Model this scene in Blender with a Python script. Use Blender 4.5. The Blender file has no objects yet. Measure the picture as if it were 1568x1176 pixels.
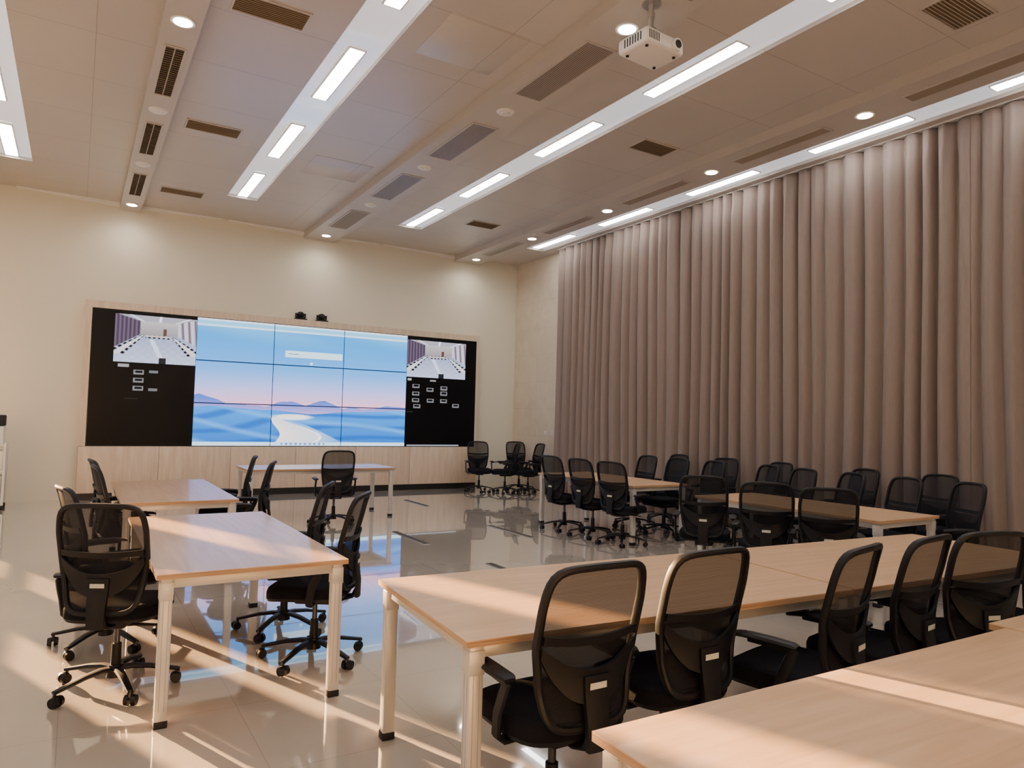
import bpy, bmesh, math, random
from mathutils import Vector, Matrix
random.seed(7)
scene = bpy.context.scene
H = 1.55

# ------------------------------------------------------------------ materials
def new_mat(name):
    m = bpy.data.materials.new(name); m.use_nodes = True
    nt = m.node_tree
    return m, nt, nt.nodes, nt.links, nt.nodes["Principled BSDF"]

def simple(name, col, rough=0.5, metal=0.0, noise=0.0, nscale=8.0, bump=0.0, coat=0.0, spec=0.5, em=0.0):
    m, nt, N, L, b = new_mat(name)
    b.inputs["Roughness"].default_value = rough
    b.inputs["Metallic"].default_value = metal
    b.inputs["Coat Weight"].default_value = coat
    b.inputs["Specular IOR Level"].default_value = spec
    if em:
        b.inputs["Emission Color"].default_value = (0.90, 0.93, 1, 1); b.inputs["Emission Strength"].default_value = em
    tc = N.new("ShaderNodeTexCoord")
    nz = N.new("ShaderNodeTexNoise"); nz.inputs["Scale"].default_value = nscale; nz.inputs["Detail"].default_value = 4
    L.new(tc.outputs["Object"], nz.inputs["Vector"])
    mx = N.new("ShaderNodeMix"); mx.data_type = 'RGBA'
    c = Vector(col)
    mx.inputs[6].default_value = (*(c * (1 - noise)), 1)
    mx.inputs[7].default_value = (*[min(1, x) for x in (c * (1 + noise))], 1)
    L.new(nz.outputs["Fac"], mx.inputs[0]); L.new(mx.outputs[2], b.inputs["Base Color"])
    if bump:
        bp = N.new("ShaderNodeBump"); bp.inputs["Strength"].default_value = bump; bp.inputs["Distance"].default_value = 0.01
        L.new(nz.outputs["Fac"], bp.inputs["Height"]); L.new(bp.outputs[0], b.inputs["Normal"])
    return m

def emit(name, col, s):
    m, nt, N, L, b = new_mat(name)
    b.inputs["Base Color"].default_value = (0.8, 0.8, 0.8, 1)
    b.inputs["Emission Color"].default_value = (*col, 1)
    b.inputs["Emission Strength"].default_value = s
    return m

def wood(name, c1, c2, rough, stretch=(1, 12, 12), coat=0.0):
    m, nt, N, L, b = new_mat(name)
    tc = N.new("ShaderNodeTexCoord"); mp = N.new("ShaderNodeMapping")
    mp.inputs["Scale"].default_value = stretch
    nz = N.new("ShaderNodeTexNoise"); nz.inputs["Scale"].default_value = 1.6; nz.inputs["Detail"].default_value = 6
    nz.inputs["Distortion"].default_value = 0.6
    L.new(tc.outputs["Object"], mp.inputs[0]); L.new(mp.outputs[0], nz.inputs["Vector"])
    cr = N.new("ShaderNodeValToRGB")
    cr.color_ramp.elements[0].position = 0.3; cr.color_ramp.elements[0].color = (*c1, 1)
    cr.color_ramp.elements[1].position = 0.7; cr.color_ramp.elements[1].color = (*c2, 1)
    L.new(nz.outputs["Fac"], cr.inputs[0]); L.new(cr.outputs[0], b.inputs["Base Color"])
    b.inputs["Roughness"].default_value = rough; b.inputs["Coat Weight"].default_value = coat
    b.inputs["Coat Roughness"].default_value = 0.12
    return m

def tiled(name, c1, c2, mortar, w, h, msize, rough, offset=0.0, axis='XY', noise=0.1, coat=0.0, nscale=0.8):
    m, nt, N, L, b = new_mat(name)
    geo = N.new("ShaderNodeNewGeometry")
    sep = N.new("ShaderNodeSeparateXYZ"); com = N.new("ShaderNodeCombineXYZ")
    L.new(geo.outputs["Position"], sep.inputs[0])
    L.new(sep.outputs[{'X': 0, 'Y': 1, 'Z': 2}[axis[0]]], com.inputs[0])
    L.new(sep.outputs[{'X': 0, 'Y': 1, 'Z': 2}[axis[1]]], com.inputs[1])
    br = N.new("ShaderNodeTexBrick"); br.offset = offset; br.squash = 1.0
    br.inputs["Scale"].default_value = 1.0
    br.inputs["Brick Width"].default_value = w; br.inputs["Row Height"].default_value = h
    br.inputs["Mortar Size"].default_value = msize; br.inputs["Mortar Smooth"].default_value = 0.1
    br.inputs["Color1"].default_value = (*c1, 1); br.inputs["Color2"].default_value = (*c2, 1)
    br.inputs["Mortar"].default_value = (*mortar, 1)
    L.new(com.outputs[0], br.inputs["Vector"])
    nz = N.new("ShaderNodeTexNoise"); nz.inputs["Scale"].default_value = nscale; nz.inputs["Detail"].default_value = 7
    nz.inputs["Distortion"].default_value = 1.2
    L.new(geo.outputs["Position"], nz.inputs["Vector"])
    mr = N.new("ShaderNodeMapRange"); mr.inputs[1].default_value = 0.25; mr.inputs[2].default_value = 0.75
    mr.inputs[3].default_value = 1 - noise; mr.inputs[4].default_value = 1 + noise
    L.new(nz.outputs["Fac"], mr.inputs[0])
    vm = N.new("ShaderNodeVectorMath"); vm.operation = 'SCALE'
    L.new(br.outputs["Color"], vm.inputs[0]); L.new(mr.outputs[0], vm.inputs["Scale"])
    L.new(vm.outputs[0], b.inputs["Base Color"])
    b.inputs["Roughness"].default_value = rough
    b.inputs["Coat Weight"].default_value = coat; b.inputs["Coat Roughness"].default_value = 0.015
    return m

M_floor = tiled("polished_tile", (0.50, 0.44, 0.375), (0.485, 0.425, 0.36), (0.36, 0.31, 0.265), 0.8, 0.8, 0.002, 0.07, noise=0.08, coat=1.0)
M_ceil = tiled("ceiling_panel", (0.545, 0.500, 0.452), (0.53, 0.485, 0.438), (0.33, 0.30, 0.265), 3.35, 1.12, 0.004, 0.30, noise=0.03)
M_bulk = simple("bulkhead_paint", (0.52, 0.475, 0.425), 0.35, noise=0.03)
M_trough = simple("backlit_stretch_membrane", (0.80, 0.82, 0.88), 0.10, noise=0.01, coat=0.6, em=0.62)  # tube glow on the white trough, put in as even emission
M_wallb = simple("cream_wall_paint", (0.73, 0.69, 0.575), 0.6, noise=0.02, nscale=1.2)
M_wallr = tiled("beige_stone_tile", (0.66, 0.57, 0.45), (0.63, 0.545, 0.43), (0.5, 0.43, 0.34), 1.2, 0.6, 0.003, 0.45, axis='YZ', noise=0.08, nscale=2.5)
M_top = wood("table_laminate", (0.63, 0.385, 0.205), (0.76, 0.50, 0.295), 0.28, (1, 14, 14), coat=0.25)
M_edge = wood("plywood_edge", (0.34, 0.17, 0.08), (0.60, 0.39, 0.22), 0.5, (1, 1, 90))
M_steel = simple("powder_coated_steel", (0.64, 0.61, 0.57), 0.35, metal=0.25, noise=0.02)
M_blackp = simple("black_plastic", (0.006, 0.006, 0.008), 0.45, noise=0.1, nscale=60, spec=0.3)
M_fabric = simple("black_seat_fabric", (0.007, 0.007, 0.010), 0.9, noise=0.25, nscale=180, bump=0.3, spec=0.15)
M_label = simple("asset_label", (0.62, 0.6, 0.5), 0.5, noise=0.25, nscale=120)
M_rubber = simple("black_rubber", (0.01, 0.01, 0.01), 0.7)
M_chrome = simple("gas_lift_metal", (0.08, 0.08, 0.09), 0.25, metal=0.9)
M_panel = wood("light_wood_panel", (0.62, 0.48, 0.35), (0.74, 0.61, 0.48), 0.45, (10, 1, 1))
M_baseb = simple("black_skirting", (0.01, 0.01, 0.01), 0.4)
M_bezel = simple("display_bezel_black", (0.006, 0.006, 0.008), 0.25)
M_white = simple("white_plastic", (0.78, 0.76, 0.72), 0.35, noise=0.02)
M_sliver = simple("white_cornice_paint", (0.88, 0.87, 0.84), 0.4, noise=0.01)  # white for the added wedges that stand in for slivers of light
M_grille = simple("vent_louvre_metal", (0.34, 0.28, 0.22), 0.4, metal=0.2, noise=0.03)
M_tan = simple("tan_ceiling_grille", (0.46, 0.37, 0.27), 0.5, noise=0.03)
M_dark = simple("vent_dark_cavity", (0.05, 0.04, 0.03), 0.8)
M_cav = simple("tan_grille_cavity", (0.16, 0.12, 0.08), 0.8)
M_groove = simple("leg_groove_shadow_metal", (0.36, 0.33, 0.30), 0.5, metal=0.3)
M_lens = simple("lens_glass", (0.01, 0.01, 0.02), 0.05, coat=1.0)
M_alu = simple("anodised_aluminium", (0.5, 0.5, 0.5), 0.3, metal=0.8)
M_tube = emit("led_tube_glow", (1.0, 0.97, 0.95), 24.0)
M_down = emit("downlight_glow", (1.0, 0.93, 0.82), 30.0)

# mesh fabric of chair backs
m, nt, N, L, b = new_mat("black_mesh_weave"); M_mesh = m
b.inputs["Base Color"].default_value = (0.012, 0.012, 0.015, 1); b.inputs["Roughness"].default_value = 0.7
b.inputs["Specular IOR Level"].default_value = 0.2
tr = N.new("ShaderNodeBsdfTransparent"); mix = N.new("ShaderNodeMixShader")
tc = N.new("ShaderNodeTexCoord"); wv = N.new("ShaderNodeTexWave"); wv.inputs["Scale"].default_value = 60
wv.bands_direction = 'Z'
L.new(tc.outputs["Object"], wv.inputs["Vector"])
mr = N.new("ShaderNodeMapRange"); mr.inputs[3].default_value = 0.68; mr.inputs[4].default_value = 0.84
L.new(wv.outputs["Fac"], mr.inputs[0]); L.new(mr.outputs[0], mix.inputs[0])
L.new(tr.outputs[0], mix.inputs[1]); L.new(b.outputs[0], mix.inputs[2])
L.new(mix.outputs[0], N["Material Output"].inputs[0])

# curtain fabric
m, nt, N, L, b = new_mat("taupe_curtain_fabric"); M_curt = m
b.inputs["Roughness"].default_value = 0.75
b.inputs["Sheen Weight"].default_value = 0.15; b.inputs["Sheen Roughness"].default_value = 0.4
tc = N.new("ShaderNodeTexCoord"); mp = N.new("ShaderNodeMapping"); mp.inputs["Scale"].default_value = (60, 60, 3)
nz = N.new("ShaderNodeTexNoise"); nz.inputs["Scale"].default_value = 3
L.new(tc.outputs["Object"], mp.inputs[0]); L.new(mp.outputs[0], nz.inputs["Vector"])
cr = N.new("ShaderNodeValToRGB")
cr.color_ramp.elements[0].color = (0.205, 0.152, 0.126, 1); cr.color_ramp.elements[1].color = (0.275, 0.208, 0.176, 1)
L.new(nz.outputs["Fac"], cr.inputs[0]); L.new(cr.outputs[0], b.inputs["Base Color"])

# window glass
m, nt, N, L, b = new_mat("window_glass"); M_glass = m
tr = N.new("ShaderNodeBsdfTransparent"); gl = N.new("ShaderNodeBsdfGlossy"); gl.inputs["Roughness"].default_value = 0.02
mix = N.new("ShaderNodeMixShader"); mix.inputs[0].default_value = 0.08
L.new(tr.outputs[0], mix.inputs[1]); L.new(gl.outputs[0], mix.inputs[2]); L.new(mix.outputs[0], N["Material Output"].inputs[0])

# ------------------------------------------------------------------ mesh helpers
I4 = Matrix.Identity(4)
def _setmat(verts, mat):
    for f in {f for v in verts for f in v.link_faces}: f.material_index = mat

def box(bm, c, s, mat=0, bev=0.0, R=None, seg=2):
    M = Matrix.Translation(c) @ (R if R is not None else I4) @ Matrix.Diagonal((*s, 1))
    r = bmesh.ops.create_cube(bm, size=1.0, matrix=M)
    _setmat(r['verts'], mat)
    if bev > 0:
        es = list({e for v in r['verts'] for e in v.link_edges})
        bmesh.ops.bevel(bm, geom=es, offset=bev, segments=seg, affect='EDGES', profile=0.5, material=mat, clamp_overlap=True)

def bx(bm, x0, x1, y0, y1, z0, z1, mat=0, bev=0.0):
    box(bm, ((x0+x1)/2, (y0+y1)/2, (z0+z1)/2), (x1-x0, y1-y0, z1-z0), mat, bev)

def cyl(bm, p0, p1, r0, r1=None, seg=20, mat=0):
    p0 = Vector(p0); p1 = Vector(p1); r1 = r0 if r1 is None else r1
    d = p1 - p0
    q = Vector((0, 0, 1)).rotation_difference(d.normalized()).to_matrix().to_4x4()
    r = bmesh.ops.create_cone(bm, cap_ends=True, segments=seg, radius1=r0, radius2=r1, depth=d.length,
                              matrix=Matrix.Translation((p0+p1)/2) @ q)
    _setmat(r['verts'], mat)

def sphere(bm, c, r, mat=0, s=(1, 1, 1)):
    q = bmesh.ops.create_uvsphere(bm, u_segments=20, v_segments=12, radius=r,
                                  matrix=Matrix.Translation(c) @ Matrix.Diagonal((*s, 1)))
    _setmat(q['verts'], mat)

def sweep(bm, pts, a, b, mat=0, closed=False, ref=(0, 1, 0), seg=8, scale=None):
    pts = [Vector(p) for p in pts]; n = len(pts); ref = Vector(ref); rings = []
    for i, p in enumerate(pts):
        if closed: t = pts[(i+1) % n] - pts[i-1]
        else: t = pts[min(i+1, n-1)] - pts[max(i-1, 0)]
        t.normalize()
        s = t.cross(ref).normalized(); w = s.cross(t).normalized()
        k = scale(i/(n-1)) if scale else 1.0
        ring = []
        for j in range(seg):
            an = 2*math.pi*j/seg
            ca, sa = math.cos(an), math.sin(an)
            ca = math.copysign(abs(ca)**0.7, ca); sa = math.copysign(abs(sa)**0.7, sa)
            ring.append(bm.verts.new(p + s*(a*k*ca) + w*(b*k*sa)))
        rings.append(ring)
    m_ = n if closed else n-1
    for i in range(m_):
        A, B = rings[i], rings[(i+1) % n]
        for j in range(seg):
            f = bm.faces.new((A[j], A[(j+1) % seg], B[(j+1) % seg], B[j])); f.material_index = mat
    if not closed:
        f = bm.faces.new(rings[0][::-1]); f.material_index = mat
        f = bm.faces.new(rings[-1]); f.material_index = mat

def sheet(bm, fn, nu, nv, mat=0, th=None):
    def grid(off):
        return [[bm.verts.new(Vector(fn(i/nu, j/nv)) + off) for i in range(nu+1)] for j in range(nv+1)]
    G = grid(Vector((0, 0, 0)))
    def faces(G, flip):
        for j in range(nv):
            for i in range(nu):
                q = (G[j][i], G[j][i+1], G[j+1][i+1], G[j+1][i])
                f = bm.faces.new(q[::-1] if flip else q); f.material_index = mat
    faces(G, False)
    if th:
        K = grid(Vector(th)); faces(K, True)
        ring = [(0, i) for i in range(nu)] + [(j, nu) for j in range(nv)] + [(nv, i) for i in range(nu, 0, -1)] + [(j, 0) for j in range(nv, 0, -1)]
        for k in range(len(ring)):
            a = ring[k]; c = ring[(k+1) % len(ring)]
            f = bm.faces.new((G[a[0]][a[1]], K[a[0]][a[1]], K[c[0]][c[1]], G[c[0]][c[1]])); f.material_index = mat

def finish(bm, name, mats, loc=(0, 0, 0), rz=0.0, parent=None, ang=0.6, smooth=True):
    bmesh.ops.recalc_face_normals(bm, faces=bm.faces[:])
    for f in bm.faces: f.smooth = smooth
    for e in bm.edges:
        if len(e.link_faces) == 2 and e.calc_face_angle(0) > ang: e.smooth = False
    me = bpy.data.meshes.new(name + "_mesh"); bm.to_mesh(me); bm.free()
    for m_ in mats: me.materials.append(m_)
    return place(me, name, loc, rz, parent)

def place(me, name, loc=(0, 0, 0), rz=0.0, parent=None):
    o = bpy.data.objects.new(name, me); scene.collection.objects.link(o)
    o.location = loc; o.rotation_euler = (0, 0, rz)
    if parent: o.parent = parent
    return o

# ------------------------------------------------------------------ room dims
XL, XR, YB, YF, ZC = -2.3, 8.75, 14.15, -2.8, 5.18
ZB = 5.06

bm = bmesh.new(); bx(bm, XL-0.2, XR+0.2, YF-0.2, YB+0.2, -0.15, 0.0); finish(bm, "floor", [M_floor])
bm = bmesh.new(); bx(bm, XL-0.2, XR+0.2, YB, YB+0.2, 0, ZC+0.35); finish(bm, "wall_back", [M_wallb])
bm = bmesh.new(); bx(bm, XL-0.2, XR+0.2, YF-0.2, YF, 0, ZC+0.35); finish(bm, "wall_front", [M_wallb])
bm = bmesh.new(); bx(bm, XR, XR+0.2, YF, YB, 0, ZC+0.35); finish(bm, "wall_right", [M_wallr])

wins = [(12.6, 13.8), (10.5, 11.7), (8.4, 9.6), (6.3, 7.5), (4.2, 5.4), (2.1, 3.3)]
WZ0, WZ1 = 0.25, 3.5
bm = bmesh.new()
bx(bm, XL-0.2, XL, YF, YB, 0, WZ0); bx(bm, XL-0.2, XL, YF, YB, WZ1, ZC+0.35)
ys = [YF] + [v for w in sorted(wins) for v in w] + [YB]
for i in range(0, len(ys), 2): bx(bm, XL-0.2, XL, ys[i], ys[i+1], WZ0, WZ1)
finish(bm, "wall_left", [M_wallb])
for k, (a, c) in enumerate(wins):
    bm = bmesh.new(); t = 0.05
    x0, x1 = XL-0.13, XL-0.07
    bx(bm, x0, x1, a, a+t, WZ0, WZ1); bx(bm, x0, x1, c-t, c, WZ0, WZ1)
    bx(bm, x0, x1, a+t, c-t, WZ0, WZ0+t); bx(bm, x0, x1, a+t, c-t, WZ1-t, WZ1)
    bx(bm, x0, x1, a+t, c-t, 1.0, 1.08); bx(bm, x0, x1, a+t, c-t, 2.5, 2.56)
    bx(bm, XL-0.105, XL-0.10, a+t, c-t, WZ0+t, WZ1-t, 1)
    finish(bm, "window_%d" % (k+1), [M_alu, M_glass])

# ceiling: panels, recessed light troughs, dropped bulkheads
strips = [(-1.21, -0.71), (2.00, 2.48), (5.06, 5.54), (7.98, 8.42)]
YS = 12.55
bm = bmesh.new()
xs = [XL] + [v for s in strips for v in s] + [XR]
for i in range(0, len(xs), 2): bx(bm, xs[i], xs[i+1], YF, YB, ZC, ZC+0.35, 0)
for a, c in strips:
    bx(bm, a, c, YS, YB, ZC, ZC+0.35, 0)
    bx(bm, a, c, YF, YS, ZC+0.045, ZC+0.35, 1)
bulks = [(0.5, 0.82), (3.72, 4.34), (7.08, 7.70)]
for a, c in bulks: bx(bm, a, c, YF, YB, ZB, ZC-0.0005, 2, 0.0)
finish(bm, "ceiling", [M_ceil, M_trough, M_bulk])
# added white wedges imitating bright light slivers at the wall top, deepening towards bulkheads
k = 0
for (xa, xb, za, zb) in ((-1.0, 0.499, 0.012, 0.075), (0.821, 2.2, 0.06, 0.012), (2.3, 3.719, 0.012, 0.075), (4.341, 5.3, 0.05, 0.012), (5.4, 7.079, 0.012, 0.075)):
    k += 1; bm = bmesh.new(); y0, y1 = YB-0.05, YB-0.001
    V = [bm.verts.new(p) for p in ((xa, y0, ZC-0.001), (xb, y0, ZC-0.001), (xb, y0, ZC-zb), (xa, y0, ZC-za),
                                   (xa, y1, ZC-0.001), (xb, y1, ZC-0.001), (xb, y1, ZC-zb), (xa, y1, ZC-za))]
    for q_ in ((0, 1, 2, 3), (7, 6, 5, 4), (0, 3, 7, 4), (1, 5, 6, 2), (3, 2, 6, 7), (0, 4, 5, 1)): bm.faces.new([V[i] for i in q_])
    finish(bm, "trim_%d" % k, [M_sliver])

# strip light fittings
tube_y = [11.85, 9.65, 7.42, 5.2, 3.0, 0.8, -1.4]
bm = bmesh.new()
box(bm, (0, 0, -0.004), (0.19, 1.34, 0.016), 0, 0.004)
box(bm, (0, 0, -0.012), (0.15, 1.31, 0.012), 1, 0.003)
me_tube = None
for a, c in strips:
    for y in tube_y:
        if me_tube is None:
            o = finish(bm, "linear_ceiling_light", [M_white, M_tube], ((a+c)/2, y, ZC+0.04)); me_tube = o.data
        else: place(me_tube, "linear_ceiling_light", ((a+c)/2, y, ZC+0.04))

# downlights
def downlight(x, y, first=[None]):
    if first[0] is None:
        bm = bmesh.new()
        n = 28; R0, R1 = 0.105, 0.078
        cyl(bm, (0, 0, -0.012), (0, 0, 0.0), R0, R0, n, 0)
        cyl(bm, (0, 0, -0.016), (0, 0, -0.0121), R1, R1, n, 1)
        o = finish(bm, "recessed_downlight", [M_white, M_down], (x, y, ZB)); first[0] = o.data
    else: o = place(first[0], "recessed_downlight", (x, y, ZB))
    ld = bpy.data.lights.new("downlight_beam", 'SPOT'); ld.energy = 42; ld.color = (1.0, 0.91, 0.78)
    ld.spot_size = math.radians(160); ld.spot_blend = 1.0; ld.shadow_soft_size = 0.07
    lo = bpy.data.objects.new("downlight_beam", ld); scene.collection.objects.link(lo)
    lo.parent = o; lo.location = (0, 0, -0.03)
for y in (13.65, 6.9, 0.2): downlight(0.66, y)
for y in (13.65, 4.75, -1.8): downlight(4.03, y)
for y in (13.65, 11.4, 9.12, 6.85, 4.6, 2.3, 0.0): downlight(7.38, y)

# air vents
vent_cache = {}
def vent(x, y, sx, sy, z, along='Y', pitch=0.022, bars=2, name="air_vent_grille"):
    key = (sx, sy, along, pitch)
    if key not in vent_cache:
        bm = bmesh.new(); t = 0.018
        bx(bm, -sx/2, sx/2, -sy/2, -sy/2+t, -0.012, 0, 2); bx(bm, -sx/2, sx/2, sy/2-t, sy/2, -0.012, 0, 2)
        bx(bm, -sx/2, -sx/2+t, -sy/2+t, sy/2-t, -0.012, 0, 2); bx(bm, sx/2-t, sx/2, -sy/2+t, sy/2-t, -0.012, 0, 2)
        bx(bm, -sx/2+t, sx/2-t, -sy/2+t, sy/2-t, -0.003, 0, 1)
        w = pitch*0.5
        if along == 'Y':
            n = max(3, int((sx-2*t)/pitch))
            for i in range(n):
                xx = -sx/2+t+(i+0.5)*(sx-2*t)/n
                box(bm, (xx, 0, -0.008), (w, sy-2*t, 0.003), 0, R=Matrix.Rotation(0.5, 4, 'Y'))
        else:
            n = max(3, int((sy-2*t)/pitch))
            for i in range(n):
                yy = -sy/2+t+(i+0.5)*(sy-2*t)/n
                box(bm, (0, yy, -0.008), (sx-2*t, w, 0.003), 0, R=Matrix.Rotation(0.5, 4, 'X'))
            if bars: bx(bm, -0.005, 0.005, -sy/2+t, sy/2-t, -0.011, -0.003, 2)
        tan = pitch == 0.03
        o = finish(bm, name, [M_tan if tan else M_grille, M_cav if tan else M_dark, M_bulk], (x, y, z)); vent_cache[key] = o.data
    else: place(vent_cache[key], name, (x, y, z))
for y in (12.4, 10.2, 8.05, 5.8, 3.6, 1.4): vent(0.66, y, 0.2, 1.25, ZB, 'X', 0.05)
for y in (12.3, 10.1, 7.95, 5.75, 3.5, 1.3): vent(4.03, y, 0.36, 1.3, ZB)
for y in (12.5, 10.25, 8.0, 5.73, 3.45, 1.2): vent(7.38, y, 0.2, 1.35, ZB)
for y in (11.5, 6.9, 3.1): vent(6.34, y, 0.6, 0.36, ZC, 'X', 0.03, 0)
for y in (12.8, 9.66, 6.5, 3.3): vent(1.34, y, 0.66, 0.34, ZC, 'X', 0.03, 0)

# ceiling sensors / speakers
me_s = None
for x, y in ((0.66, 9.15), (0.66, 11.3), (4.03, 6.85), (4.03, 9.05), (4.03, 11.2)):
    if me_s is None:
        bm = bmesh.new(); cyl(bm, (0, 0, -0.018), (0, 0, 0), 0.085, 0.105, 28, 0); cyl(bm, (0, 0, -0.03), (0, 0, -0.018), 0.05, 0.06, 24, 0)
        me_s = finish(bm, "smoke_detector", [M_white], (x, y, ZB)).data
    else: place(me_s, "smoke_detector", (x, y, ZB))

for (x, y) in ((3.03, 6.0), (3.03, 10.2)):
    bm = bmesh.new(); bx(bm, -0.42, 0.42, -0.42, 0.42, -0.004, 0, 0, 0.002)
    finish(bm, "ceiling_access_hatch", [M_ceil], (x+0.1, y, ZC))

# projector
bm = bmesh.new()
box(bm, (0, 0, 0), (0.44, 0.34, 0.13), 0, 0.03, seg=4)
box(bm, (0, 0, 0.055), (0.36, 0.27, 0.05), 0, 0.015)
cyl(bm, (0.12, -0.165, 0.0), (0.12, -0.195, 0.0), 0.055, 0.05, 28, 0)
cyl(bm, (0.12, -0.18, 0.0), (0.12, -0.2, 0.0), 0.038, 0.034, 28, 1)
for i in range(7):
    box(bm, (-0.21+i*0.018+0.02, -0.168, 0), (0.007, 0.008, 0.07), 2)
    box(bm, (-0.2185, -0.10+i*0.03, 0), (0.006, 0.012, 0.07), 2)
for sx in (-1, 1):
    for sy in (-1, 1):
        cyl(bm, (sx*0.16, sy*0.11, -0.075), (sx*0.16, sy*0.11, -0.06), 0.014, 0.014, 12, 2)
        sweep(bm, [(sx*0.03, sy*0.03, 0.15), (sx*0.09, sy*0.07, 0.11), (sx*0.12, sy*0.09, 0.075)], 0.009, 0.005, 3)
cyl(bm, (0, 0, 0.13), (0, 0, 0.17), 0.045, 0.045, 20, 3)
cyl(bm, (0, 0, 0.16), (0, 0, 0.385), 0.022, 0.022, 20, 3)
cyl(bm, (0, 0, 0.26), (0, 0, 0.30), 0.034, 0.034, 20, 3)
cyl(bm, (0, 0, 0.375), (0, 0, 0.39), 0.08, 0.08, 24, 3)
sweep(bm, [(0.03, 0.03, 0.385), (0.08, 0.05, 0.30), (0.05, 0.1, 0.2), (0.02, 0.14, 0.06)], 0.005, 0.005, 2)
finish(bm, "ceiling_projector", [M_white, M_lens, M_rubber, M_alu], (3.95, 4.35, ZB-0.39), math.radians(4))

# ------------------------------------------------------------------ curtain
def curt(y0, y1, name, dx=0.0):
    bm = bmesh.new(); L_ = y1-y0; ns = int(L_/0.0125); zs = [0.02, 0.3, 1.0, 1.8, 2.6, 3.4, 4.0, 4.5, 4.8, 4.93, 5.0, 5.06, 5.15]
    rows = []
    for z in zs:
        row = []
        for i in range(ns+1):
            s = y0 + L_*i/ns
            ss = s + 0.025*math.sin(z*1.1+s*2)*(1-z/6)
            ph = 2*math.pi*ss/0.235 + 1.2*math.sin(ss*1.7) + 0.9*math.sin(ss*3.9+1) + 0.5*math.sin(ss*8.3)
            w = 2*abs(math.sin(ph/2))**0.8 - 1
            amp = 0.070*(1+0.38*math.sin(ss*4.3+0.8)*math.sin(ss*1.9)) * (1.0 - 0.04*z/5)
            if z > 4.85: amp *= 0.72
            fine = 0.006*math.sin(ph*2.3+z*0.4)
            row.append(bm.verts.new((8.575+dx - amp*w + fine + 0.010*math.sin(s*0.8+z), s, z)))
        rows.append(row)
    for j in range(len(zs)-1):
        for i in range(ns):
            bm.faces.new((rows[j][i], rows[j][i+1], rows[j+1][i+1], rows[j+1][i]))
    o = finish(bm, name, [M_curt], ang=3.0)
    so = o.modifiers.new("thickness", 'SOLIDIFY'); so.thickness = 0.003
curt(-2.6, 4.06, "window_curtain"); curt(4.062, 12.15, "window_curtain")
bm = bmesh.new(); bx(bm, 8.54, 8.62, -2.7, 12.2, 5.16, ZC-0.001); finish(bm, "curtain_rail", [M_white])

# ------------------------------------------------------------------ video wall
SX0, SX1, SZ0, SZ1, SY = 0.17, 7.64, 0.915, 3.28, 14.0
bm = bmesh.new()
bx(bm, SX0-0.10, SX0, SY-0.01, YB, SZ0, 3.405, 0); bx(bm, SX1, SX1+0.06, SY-0.01, YB, SZ0, 3.405, 0)
bx(bm, SX0, SX1, SY-0.01, YB, SZ1, 3.405, 0)
bx(bm, SX0, SX1, SY, YB-0.001, SZ0, SZ1, 1)
wallv = finish(bm, "video_wall", [M_panel, M_bezel])

NX, NZ = 1100, 348
def lerp(a, b_, t): t = max(0, min(1, t)); return tuple(a[k]+(b_[k]-a[k])*t for k in range(3))
rr = random.Random(3)
def seg_d(u, v, a, b_):
    ax, ay = a; bx_, by_ = b_; dx, dy = bx_-ax, by_-ay
    t = max(0, min(1, ((u-ax)*dx+(v-ay)*dy)/(dx*dx+dy*dy)))
    return math.hypot(u-ax-t*dx, v-ay-t*dy), t
def room_thumb(u, v):
    # live camera picture of the conference room: far wall, curtain side, window side, floor, table rows with chairs
    vx, vy = 0.52, 0.74
    n_ = 0.02*math.sin(u*51)*math.sin(v*43)
    c = lerp((0.60, 0.63, 0.74), (0.46, 0.50, 0.62), v/0.6); c = tuple(k+n_ for k in c)
    xl, xr, yb_, yt = 0.30, 0.76, 0.60, 0.88
    if v > yt and abs(u-0.53) < 0.23+(v-yt)*2.2:
        for k in (-1.3, 0.1, 1.5):
            if abs((u-vx) - k*(v-vy)*1.0) < 0.012+0.06*(v-yt): return (0.80, 0.84, 0.92)
        return (0.50, 0.49, 0.54)
    if u < xl and v > yb_-(xl-u)*1.0:
        return lerp((0.16, 0.13, 0.19), (0.29, 0.24, 0.30), 0.5+0.5*math.sin(u*130))
    if u > xr and v > yb_-(u-xr)*0.8:
        return lerp((0.66, 0.63, 0.70), (0.30, 0.26, 0.30), max(0, math.sin(u*75+v*4))**0.6)
    if v > yb_:
        if abs(u-0.60) < 0.022 and v < 0.74: return (0.25, 0.17, 0.14)
        return lerp((0.46, 0.43, 0.44), (0.58, 0.56, 0.57), (v-yb_)/0.28)
    for (a, b_) in (((0.33, 0.58), (0.03, 0.20)), ((0.71, 0.56), (0.97, 0.22))):
        d, t = seg_d(u, v, a, b_)
        w_ = 0.012+0.040*t
        if d < w_*0.8: return (0.72, 0.70, 0.70)
        if d < w_*1.7 and math.sin(t*36) > -0.3: return (0.05, 0.05, 0.07)
    if 0.36 < u < 0.66 and 0.555 < v < 0.585: return (0.66, 0.60, 0.55)
    if 0.36 < u < 0.66 and 0.52 < v <= 0.61 and math.sin(u*110) > 0: return (0.10, 0.09, 0.11)
    if abs(u-0.58) < 0.045 and v < 0.12: return (0.08, 0.08, 0.10)
    if abs(u-0.50+0.3*(v-0.3)) < 0.03 and v < 0.5: return (0.70, 0.74, 0.84)
    return c
icons = []
def card(x0, z0, w_=0.022, h_=0.034, s=0.35):
    icons.append((x0, x0+w_, z0, z0+h_, s))
for z0 in (0.53, 0.47, 0.41): card(0.088, z0)
for z0 in (0.545, 0.41): card(0.12, z0, 0.02, 0.02, 0.3)
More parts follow.
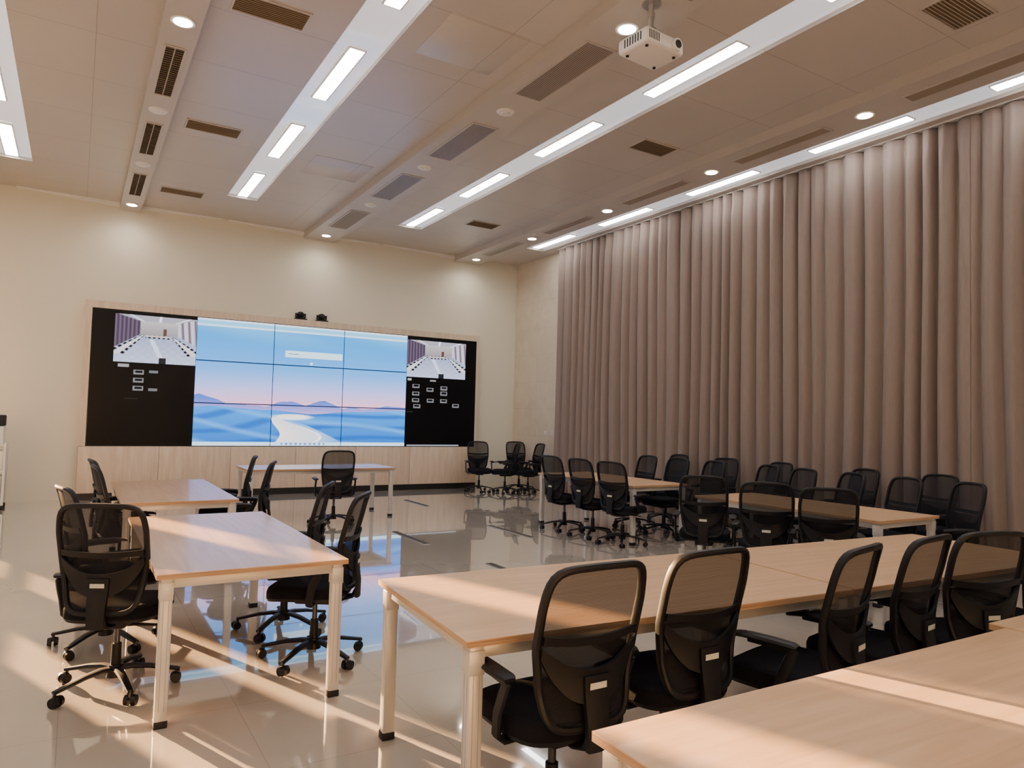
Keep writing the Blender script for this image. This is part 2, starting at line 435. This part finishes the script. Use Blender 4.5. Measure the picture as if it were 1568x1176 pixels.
icons += [(0.055, 0.078, 0.582, 0.605, 0.45), (0.07, 0.10, 0.345, 0.351, 0.10)]
for (x0, z0) in ((0.796, 0.53), (0.796, 0.46), (0.796, 0.40), (0.84, 0.50), (0.842, 0.40), (0.885, 0.52), (0.885, 0.47), (0.885, 0.40), (0.925, 0.36), (0.80, 0.345)): card(x0, z0, 0.022, 0.036)
icons += [(0.78, 0.792, 0.595, 0.615, 0.5), (0.85, 0.87, 0.595, 0.612, 0.4), (0.78, 0.80, 0.31, 0.316, 0.12)]
for k in range(18):
    gx = 0.12+0.08*rr.random(); gz = 0.36+0.22*rr.random(); icons.append((gx, gx+0.014, gz, gz+0.006, 0.02))
def fn_h(x, *ps): return sum(a*math.sin(f*x+p) for a, f, p in ps)
def paint(u, v):
    x = u*(SX1-SX0)
    if x < 1.65 or x > 5.80:
        if 0.045 < u < 0.221 and 0.62 < v < 0.975:
            return room_thumb((u-0.045)/0.176, (v-0.62)/0.355)
        if 0.776 < u < 0.965 and 0.63 < v < 0.97:
            return room_thumb((u-0.776)/0.189, (v-0.63)/0.34)
        for a, b_, c, d, s in icons:
            if a < u < b_ and c < v < d:
                h = (v-c)/(d-c); q_ = (u-a)/(b_-a)
                if d-c > 0.03 and 0.35 < h < 0.85 and 0.15 < q_ < 0.85: return (0.02, 0.03, 0.05)
                return (s, s, s*1.02)
        if v < 0.014 and 5.85 < x and u < 0.95: return (0.4, 0.42, 0.45)
        return (0.0, 0.0, 0.001)
    U = (x-1.65)/4.15
    for t in (0, 1/3, 2/3, 1):
        if abs(U-t) < 0.0016: return (0.02, 0.08, 0.16)
    for t in (1/3, 2/3):
        if abs(v-t) < 0.0032: return (0.02, 0.09, 0.2)
    if v > 0.985: return (0.75, 0.82, 0.9)
    if v > 0.955: return (0.40, 0.70, 0.88)
    if v > 0.94: return (0.72, 0.84, 0.92)
    if v < 0.03:
        if 0.38 < U < 0.6 and int(U*90) % 2 == 0 and 0.006 < v < 0.024: return (0.1+0.5*rr.random(), 0.4, 0.7)
        return (0.70, 0.84, 0.92)
    if 0.385 < U < 0.66 and 0.735 < v < 0.79:
        if 0.40 < U < 0.45 and abs(v-0.763) < 0.004: return (0.25, 0.35, 0.45)
        return (0.74, 0.86, 0.94)
    if math.hypot((U-0.51)*4.15/2.37, v-0.69) < 0.012: return (0.85, 0.86, 0.9)
    if v > 0.62:
        sky = lerp((0.28, 0.56, 0.90), (0.14, 0.50, 0.83), (v-0.62)*4)
        sky = lerp(sky, (0.44, 0.70, 0.90), 0.5*max(0, (v-0.80)/0.14)*(0.6+0.4*math.sin(U*8+v*20)))
    elif v > 0.46: sky = lerp((0.62, 0.62, 0.90), (0.28, 0.56, 0.90), (v-0.46)/0.16)
    else: sky = lerp((0.90, 0.62, 0.74), (0.62, 0.62, 0.90), (v-0.33)/0.13)
    hm = 0.325+0.075*max(0, 1-abs(U-0.02)/0.16)+0.045*max(0, 1-abs(U-0.42)/0.12)+0.06*max(0, 1-abs(U-0.58)/0.09)+0.03*max(0, 1-abs(U-0.95)/0.15)+fn_h(U, (0.006, 37, 0), (0.004, 71, 1))
    col = sky
    if v < hm: col = lerp((0.62, 0.50, 0.78), (0.24, 0.36, 0.72), (v-0.27)/0.1)
    sea = 0.29+0.018*math.sin(U*8+0.6)+0.006*math.sin(U*21)
    if v < sea:
        t = v/0.29
        base = lerp((0.08, 0.33, 0.70), (0.13, 0.46, 0.84), t)
        r1 = math.sin(v*55 - U*9 + 2.2*math.sin(U*6+v*8))
        col = lerp(base, (0.05, 0.27, 0.62), max(0, r1)*0.8)
        r2 = math.sin(v*38 + U*11 + 1.5*math.sin(U*5))
        col = lerp(col, (0.30, 0.58, 0.90), max(0, r2)**3*0.7)
        # S-curved white dune crest running down to the right
        e = (v-0.03)/0.20
        if 0 < e < 1:
            xl = 0.355 + 0.02*math.sin(e*5)
            xr_ = 0.38 + 0.29*(1-e)**0.75
            if xl < U < xr_:
                q_ = (U-xl)/max(0.02, xr_-xl)
                lim = 0.55 + 0.25*math.sin(e*4.0)
                if q_ < lim: col = lerp((0.93, 0.88, 0.84), (0.74, 0.76, 0.86), q_/lim*0.8)
                elif q_ < lim+0.06: col = (0.95, 0.93, 0.92)
                else: col = lerp((0.60, 0.70, 0.88), (0.30, 0.52, 0.84), (q_-lim)/0.4)
        d = math.hypot((U-0.43)/0.11, (v-0.238)/0.03)
        if d < 1: col = lerp((0.93, 0.90, 0.88), col, max(0, d-0.6)/0.4)
    return col
vs = []; cols = []
for j in range(NZ+1):
    for i in range(NX+1):
        u = i/NX; v = j/NZ
        vs.append((SX0+0.012+u*(SX1-SX0-0.024), SY-0.004, SZ0+0.012+v*(SZ1-SZ0-0.024)))
        c = paint(u, v)
        cols += [max(0, c[0])**1.85*1.9, max(0, c[1])**1.85*1.9, max(0, c[2])**1.85*1.9, 1.0]
fs = [(j*(NX+1)+i, j*(NX+1)+i+1, (j+1)*(NX+1)+i+1, (j+1)*(NX+1)+i) for j in range(NZ) for i in range(NX)]
me = bpy.data.meshes.new("display_picture_mesh"); me.from_pydata(vs, [], fs)
ca = me.color_attributes.new("picture", 'FLOAT_COLOR', 'POINT'); ca.data.foreach_set("color", cols)
m, nt, N, L, b = new_mat("display_picture")
at = N.new("ShaderNodeAttribute"); at.attribute_name = "picture"
b.inputs["Base Color"].default_value = (0.004, 0.004, 0.005, 1); b.inputs["Roughness"].default_value = 0.35
b.inputs["Specular IOR Level"].default_value = 0.2
L.new(at.outputs["Color"], b.inputs["Emission Color"]); b.inputs["Emission Strength"].default_value = 1.2
me.materials.append(m)
place(me, "display_picture", parent=wallv)

# wood panelling below the screen
bm = bmesh.new()
xs = [SX0-0.10, 1.3, 2.5, 3.7, 4.9, 6.1, SX1+0.06]
for i in range(6): bx(bm, xs[i]+0.003, xs[i+1]-0.003, SY-0.01, YB-0.001, 0.12, SZ0-0.004, 0, 0.002)
bx(bm, SX0-0.10, SX1+0.06, SY+0.01, YB-0.002, 0.0, SZ0-0.006, 1)
finish(bm, "trim_wood_panelling", [M_panel, M_baseb])
bm = bmesh.new(); bx(bm, SX0-0.10, SX1+0.06, SY-0.005, SY+0.009, 0.0, 0.115); finish(bm, "baseboard_back", [M_baseb])

# two conference cameras on top of the screen
me_c = None
for x in (3.70, 4.12):
    if me_c is None:
        bm = bmesh.new()
        box(bm, (0, 0, 0.012), (0.24, 0.15, 0.024), 0, 0.008)
        cyl(bm, (0, 0, 0.024), (0, 0, 0.05), 0.06, 0.05, 24, 0)
        for sx in (-1, 1): box(bm, (sx*0.09, 0, 0.085), (0.022, 0.06, 0.09), 0, 0.008)
        box(bm, (0, 0, 0.045), (0.19, 0.07, 0.02), 0, 0.006)
        sphere(bm, (0, 0, 0.10), 0.07, 0, (1.05, 1, 0.9))
        cyl(bm, (0, -0.05, 0.10), (0, -0.085, 0.10), 0.036, 0.033, 24, 0)
        cyl(bm, (0, -0.08, 0.10), (0, -0.088, 0.10), 0.024, 0.022, 24, 1)
        me_c = finish(bm, "conference_camera", [M_blackp, M_lens], (x, 14.06, 3.405)).data
    else: place(me_c, "conference_camera", (x, 14.06, 3.405))

# outlets on right wall
for y in (12.78, 12.52):
    bm = bmesh.new(); bx(bm, -0.012, 0, -0.045, 0.045, -0.045, 0.045, 0, 0.004)
    for dz in (-0.015, 0.015): bx(bm, -0.014, -0.011, -0.012, 0.012, dz-0.003, dz+0.003, 1)
    finish(bm, "wall_socket", [M_white, M_dark], (XR, y, 1.27))

# floor service strips
for x, y0, y1 in ((3.73, 7.95, 9.0), (5.2, 7.85, 9.0), (3.85, 6.3, 6.65), (5.3, 11.3, 12.3)):
    bm = bmesh.new(); bx(bm, -0.04, 0.04, -(y1-y0)/2, (y1-y0)/2, 0, 0.006, 0, 0.002)
    bx(bm, -0.036, 0.036, -(y1-y0)/2+0.006, (y1-y0)/2-0.006, 0.005, 0.008, 1)
    finish(bm, "floor_cable_cover", [M_alu, M_dark], (x, (y0+y1)/2, 0))

# equipment trolley at the left edge
bm = bmesh.new()
for z in (0.12, 0.55, 0.95): bx(bm, -0.28, 0.28, -0.22, 0.22, z, z+0.03, 0, 0.004)
for sx in (-1, 1):
    for sy in (-1, 1):
        bx(bm, sx*0.27-0.015, sx*0.27+0.015, sy*0.21-0.015, sy*0.21+0.015, 0.06, 1.0, 0)
        cyl(bm, (sx*0.27-0.015, sy*0.21, 0.035), (sx*0.27+0.015, sy*0.21, 0.035), 0.035, 0.035, 16, 1)
bx(bm, -0.25, 0.25, -0.2, 0.2, 0.15, 0.5, 2, 0.01); bx(bm, -0.25, 0.25, -0.2, 0.2, 0.58, 0.88, 0, 0.01)
bx(bm, -0.2, 0.24, -0.18, 0.18, 0.98, 1.25, 0, 0.01); bx(bm, -0.16, 0.25, -0.1, 0.1, 1.25, 1.42, 1, 0.02)
finish(bm, "equipment_trolley", [M_white, M_rubber, M_alu], (-1.14, 13.3, 0))

# ------------------------------------------------------------------ tables
def make_table(name, L_, W_, loc, rz):
    """L along local X, W along local Y, origin at centre on floor"""
    key = ("t", L_, W_)
    if key in vent_cache: return place(vent_cache[key], name, loc, rz)
    bm = bmesh.new(); T = 0.75; th = 0.026
    bx(bm, -L_/2, L_/2, -W_/2, W_/2, T-0.004, T, 0)
    bx(bm, -L_/2, L_/2, -W_/2, W_/2, T-th, T-0.004, 1)
    lg = 0.058; ix = L_/2-0.022-lg/2; iy = W_/2-0.022-lg/2
    for sx in (-1, 1):
        for sy in (-1, 1):
            box(bm, (sx*ix, sy*iy, (T-th+0.03)/2), (lg, lg, T-th-0.03), 2, 0.006)
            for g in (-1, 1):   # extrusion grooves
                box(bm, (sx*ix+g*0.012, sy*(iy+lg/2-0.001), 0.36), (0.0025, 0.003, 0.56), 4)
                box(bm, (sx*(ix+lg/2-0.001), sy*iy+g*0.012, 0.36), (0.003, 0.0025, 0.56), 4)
            box(bm, (sx*ix, sy*iy, 0.018), (lg+0.004, lg+0.004, 0.036), 3, 0.004)
            box(bm, (sx*ix, sy*iy, 0.66), (lg+0.006, lg+0.006, 0.09), 2, 0.004)
    for s in (-1, 1):
        box(bm, (0, s*iy, T-th-0.026), (2*ix-lg, 0.035, 0.05), 2, 0.004)
        box(bm, (s*ix, 0, T-th-0.026), (0.035, 2*iy-lg, 0.05), 2, 0.004)
    box(bm, (0, 0, T-th-0.02), (0.04, 2*iy-0.04, 0.038), 2, 0.003)
    o = finish(bm, name, [M_top, M_edge, M_steel, M_rubber, M_groove], loc, rz); vent_cache[key] = o.data
    return o
TN = "conference_table"; q = math.pi/2
make_table(TN, 2.15, 0.96, (0.855, 3.86+1.075, 0), q)
make_table(TN, 2.15, 0.96, (0.85, 6.92+1.075, 0), q)
make_table(TN, 2.2, 0.9, (3.2, 10.85, 0), 0)
make_table(TN, 2.15, 0.96, (6.5, 6.83+1.075, 0), q)
make_table(TN, 2.15, 0.96, (6.45, 3.58+1.075, 0), q)
th = -math.radians(3.8); c_, s_ = math.cos(th), math.sin(th)
for k in range(2):
    u = 2.1/2 + k*2.115; w = -1.06/2
    make_table(TN, 2.1, 1.06, (1.306+u*c_-w*s_, 3.33+u*s_+w*c_, 0), th)
th = -math.radians(1.2); c_, s_ = math.cos(th), math.sin(th)
for k in range(2):
    u = 2.1/2 + k*2.115; w = -1.06/2
    make_table(TN, 2.1, 1.06, (1.178+u*c_-w*s_, 1.478+u*s_+w*c_+k*0.07, 0), th)

# ------------------------------------------------------------------ office chair
ZM, HZ = 0.757, 0.278
def yb(x, z):
    t = (z-0.50)/0.54
    y = -0.235 + 0.02*math.sin(max(0, min(1, t*1.6))*math.pi) - 0.075*t*t
    return y + 0.045*(abs(x)/0.23)**2
def hwz(z):
    t = (z-0.48)/0.555
    return 0.178 + 0.042*min(1, max(0, t)*1.9) - 0.010*max(0, t-0.75)/0.25
EE = 0.26
def outline(n=88):
    pts = []
    for i in range(n):
        a = 2*math.pi*i/n; ca, sa = math.cos(a), math.sin(a)
        X = math.copysign(abs(ca)**EE, ca); Z = math.copysign(abs(sa)**EE, sa)
        z = ZM + HZ*Z
        arch = 0.012*(1-X*X)*(1 if Z > 0 else -1) if abs(Z) > 0.8 else 0
        pts.append((X*hwz(z), yb(X*hwz(z), z), z+arch))
    # resample evenly
    P = [Vector(p) for p in pts]; L_ = [0]
    for i in range(len(P)): L_.append(L_[-1]+(P[(i+1) % len(P)]-P[i]).length)
    out = []; m_ = 72; k = 0
    for j in range(m_):
        d = L_[-1]*j/m_
        while L_[k+1] < d: k += 1
        t = (d-L_[k])/max(1e-9, L_[k+1]-L_[k])
        out.append(P[k].lerp(P[(k+1) % len(P)], t))
    return out
bm = bmesh.new()
# back: frame and mesh (0 plastic, 1 mesh, 2 fabric, 3 label, 4 metal)
sweep(bm, outline(), 0.014, 0.016, 0, closed=True, ref=(0, 1, 0), seg=8)
def mesh_fn(u, v):
    s = 2*v-1
    s = math.copysign(1-(1-abs(s))**1.6, s)
    z = ZM + (HZ+0.008)*s
    zz = min(1, abs(s)*0.999)
    xe = (max(0, 1-zz**(2/EE)))**(EE/2)
    x = (2*u-1)*xe*hwz(z)
    return (x, yb(x, z), z)
sheet(bm, mesh_fn, 12, 30, 1)
# second mesh layer on the lower (lumbar pad) zone makes it denser
def pad_fn(u, v):
    z = 0.495 + 0.265*v
    k = 1 - 0.18*max(0, (0.56-z)/0.065)**2
    x = (2*u-1)*(hwz(z)-0.008)*k
    return (x, yb(x, z)+0.014, z)
sheet(bm, pad_fn, 12, 10, 1)
def band(u, v):      # upper lumbar bar
    x = (2*u-1)*0.207; z = 0.775 + 0.032*v - 0.012*math.cos((2*u-1)*math.pi/2)
    return (x, yb(x, z)-0.006, z)
sheet(bm, band, 14, 3, 0, (0, -0.012, 0))
def shell(u, v):     # lower bowl shaped lumbar shell tapering to spine
    s = 2*u-1
    zt = 0.765 - 0.085*(1-abs(s)**2.2)
    zb = 0.725 - 0.165*(1-abs(s)**2.6)
    z = zb + (zt-zb)*v; x = s*0.209
    return (x, yb(x, z)-0.010-0.012*(1-s*s), z)
sheet(bm, shell, 18, 5, 0, (0, -0.014, 0))
def spine(u, v):
    z = 0.40 + 0.26*v; s = 2*u-1; x = s*(0.042+0.012*v)
    return (x, yb(0, max(z, 0.5))-0.024-0.004*(1-s*s), z)
sheet(bm, spine, 6, 8, 0, (0, -0.02, 0))
sheet(bm, lambda u, v: ((2*u-1)*0.036, yb(0, 0.625)-0.051, 0.614+0.022*v), 1, 1, 3, (0, -0.0015, 0))
# bracket under seat
sweep(bm, [(0, -0.262, 0.45), (0, -0.24, 0.405), (0, -0.17, 0.385), (0, -0.05, 0.385)], 0.045, 0.014, 0, ref=(0, 0.3, 1))
# seat cushion
def seat_pt(a, r):
    ca, sa = math.cos(a), math.sin(a); e = 0.55
    return math.copysign(abs(ca)**e, ca)*0.245*r, math.copysign(abs(sa)**e, sa)*0.245*r+0.03
nA = 40
prof = [(0.80, 0.405, 0), (0.97, 0.412, 0), (1.0, 0.43, 0), (1.0, 0.445, 2), (1.0, 0.47, 2), (0.97, 0.488, 2), (0.88, 0.497, 2), (0.6, 0.493, 2), (0.3, 0.488, 2)]
prev = None
for r_, z_, mt in prof:
    ring = []
    for i in range(nA):
        x, y = seat_pt(2*math.pi*i/nA, r_)
        front = max(0, (y-0.12)/0.15)
        ring.append(bm.verts.new((x, y, z_ - 0.02*front*front)))
    if prev:
        for i in range(nA):
            f = bm.faces.new((prev[i], prev[(i+1) % nA], ring[(i+1) % nA], ring[i])); f.material_index = mt
    else:
        f = bm.faces.new(ring[::-1]); f.material_index = 0
    prev = ring
f = bm.faces.new(prev); f.material_index = 2
# armrests
for sx in (-1, 1):
    sweep(bm, [(sx*0.16, -0.03, 0.395), (sx*0.24, -0.03, 0.395), (sx*0.272, -0.035, 0.42), (sx*0.277, -0.05, 0.50), (sx*0.277, -0.085, 0.58), (sx*0.275, -0.10, 0.615), (sx*0.272, -0.08, 0.632), (sx*0.27, 0.0, 0.636), (sx*0.27, 0.10, 0.636)],
          0.024, 0.012, 0, ref=(1, 0, 0.01))
    sweep(bm, [(sx*0.272, -0.12, 0.638), (sx*0.272, -0.10, 0.642), (sx*0.272, 0.0, 0.645), (sx*0.266, 0.10, 0.643), (sx*0.26, 0.16, 0.636), (sx*0.257, 0.175, 0.630)],
          0.036, 0.012, 0, ref=(0, 0, 1), scale=lambda t: 1-0.35*abs(2*t-1)**4)
# mechanism, lift, base
box(bm, (0, -0.01, 0.385), (0.17, 0.24, 0.05), 0, 0.012)
sweep(bm, [(0.08, 0.03, 0.378), (0.22, 0.05, 0.378), (0.25, 0.05, 0.375)], 0.006, 0.006, 0, ref=(0, 0, 1))
cyl(bm, (0, 0, 0.23), (0, 0, 0.375), 0.016, 0.016, 16, 4)
cyl(bm, (0, 0, 0.09), (0, 0, 0.25), 0.027, 0.025, 20, 0)
cyl(bm, (0, 0, 0.07), (0, 0, 0.135), 0.045, 0.036, 24, 0)
for k in range(5):
    a = 2*math.pi*k/5 + math.pi/2; d = Vector((math.cos(a), math.sin(a), 0)); p = Vector((-d.y, d.x, 0))
    Z = Vector((0, 0, 1))
    sweep(bm, [d*0.02+Z*0.112, d*0.08+Z*0.118, d*0.17+Z*0.108, d*0.26+Z*0.088, d*0.325+Z*0.074], 0.026, 0.015, 0, ref=(0, 0, 1), scale=lambda t: 1-0.35*t)
    cpos = d*0.318
    cyl(bm, cpos+Z*0.05, cpos+Z*0.085, 0.009, 0.009, 10, 4)
    ang = k*1.9+0.6; cd = Vector((math.cos(ang), math.sin(ang), 0)); cp = cpos + Vector((-cd.y, cd.x, 0))*0.012
    for sgn in (-1, 1):
        cyl(bm, cp+cd*(sgn*0.008)+Z*0.03, cp+cd*(sgn*0.03)+Z*0.03, 0.03, 0.026, 18, 0)
    box(bm, cp+Z*0.046, (0.028, 0.036, 0.024), 0, 0.006, R=Matrix.Rotation(ang, 4, 'Z'))
chair0 = None
def chair(x, y, deg):
    global chair0
    if chair0 is None:
        chair0 = finish(bm, "office_chair", [M_blackp, M_mesh, M_fabric, M_label, M_chrome], (x, y, 0), -math.radians(deg))
    else: place(chair0.data, "office_chair", (x, y, 0), -math.radians(deg))
CH = [(0.26, 4.56, 26), (0.24, 5.42, 78), (0.46, 7.32, 86), (0.45, 8.12, 84),
      (1.36, 4.54, -58), (1.35, 5.26, -64), (1.5, 7.65, -72), (1.5, 8.55, -78), (3.2, 9.98, 6),
      (7.35, 13.2, 200), (7.72, 12.75, -70), (8.1, 12.45, -80), (8.35, 13.2, 190),
      (5.99, 6.98, 78), (6.0, 7.6, 84), (6.0, 8.25, 86),
      (7.15, 8.1, -85), (7.15, 7.45, -88), (7.18, 6.83, -80), (8.0, 8.3, -85), (8.0, 7.3, -95),
      (5.40, 5.05, 50), (5.42, 4.32, 52), (5.50, 3.78, 50),
      (7.08, 3.62, -62), (7.08, 4.20, -70), (7.10, 4.82, -66), (7.12, 5.42, -74), (7.25, 6.03, -72), (8.0, 6.4, -80), (8.0, 5.2, -75), (8.0, 4.3, -80),
      (1.61, 2.26, 0), (2.21, 2.29, 0), (2.82, 2.07, -12), (3.44, 2.1, -6), (4.02, 2.03, 18), (4.66, 2.0, 8)]
for c in CH: chair(*c)

# ------------------------------------------------------------------ light
sd = bpy.data.lights.new("sun", 'SUN'); sd.energy = 85; sd.color = (1.0, 0.57, 0.25); sd.angle = math.radians(0.6)
so = bpy.data.objects.new("sun", sd); scene.collection.objects.link(so)
dirv = Vector((0.36, -0.93, -0.185)).normalized()
so.rotation_euler = dirv.to_track_quat('-Z', 'Y').to_euler(); so.location = (-10, 25, 8)

w = bpy.data.worlds.new("world"); scene.world = w; w.use_nodes = True
bg = w.node_tree.nodes["Background"]; bg.inputs[0].default_value = (0.95, 0.92, 0.92, 1); bg.inputs[1].default_value = 1.1

# ------------------------------------------------------------------ camera
cd = bpy.data.cameras.new("camera"); cam = bpy.data.objects.new("camera", cd); scene.collection.objects.link(cam)
cd.sensor_width = 36; cd.lens = 36*1085/1568; cd.clip_start = 0.05
r = Vector((0.8511, -0.5246, 0.0254)).normalized(); f = Vector((0.5229, 0.8508, 0.0497)).normalized()
up = r.cross(f).normalized(); r = f.cross(up).normalized()
mat = Matrix(((r.x, up.x, -f.x, 0), (r.y, up.y, -f.y, 0), (r.z, up.z, -f.z, H), (0, 0, 0, 1)))
cam.matrix_world = mat
scene.camera = cam
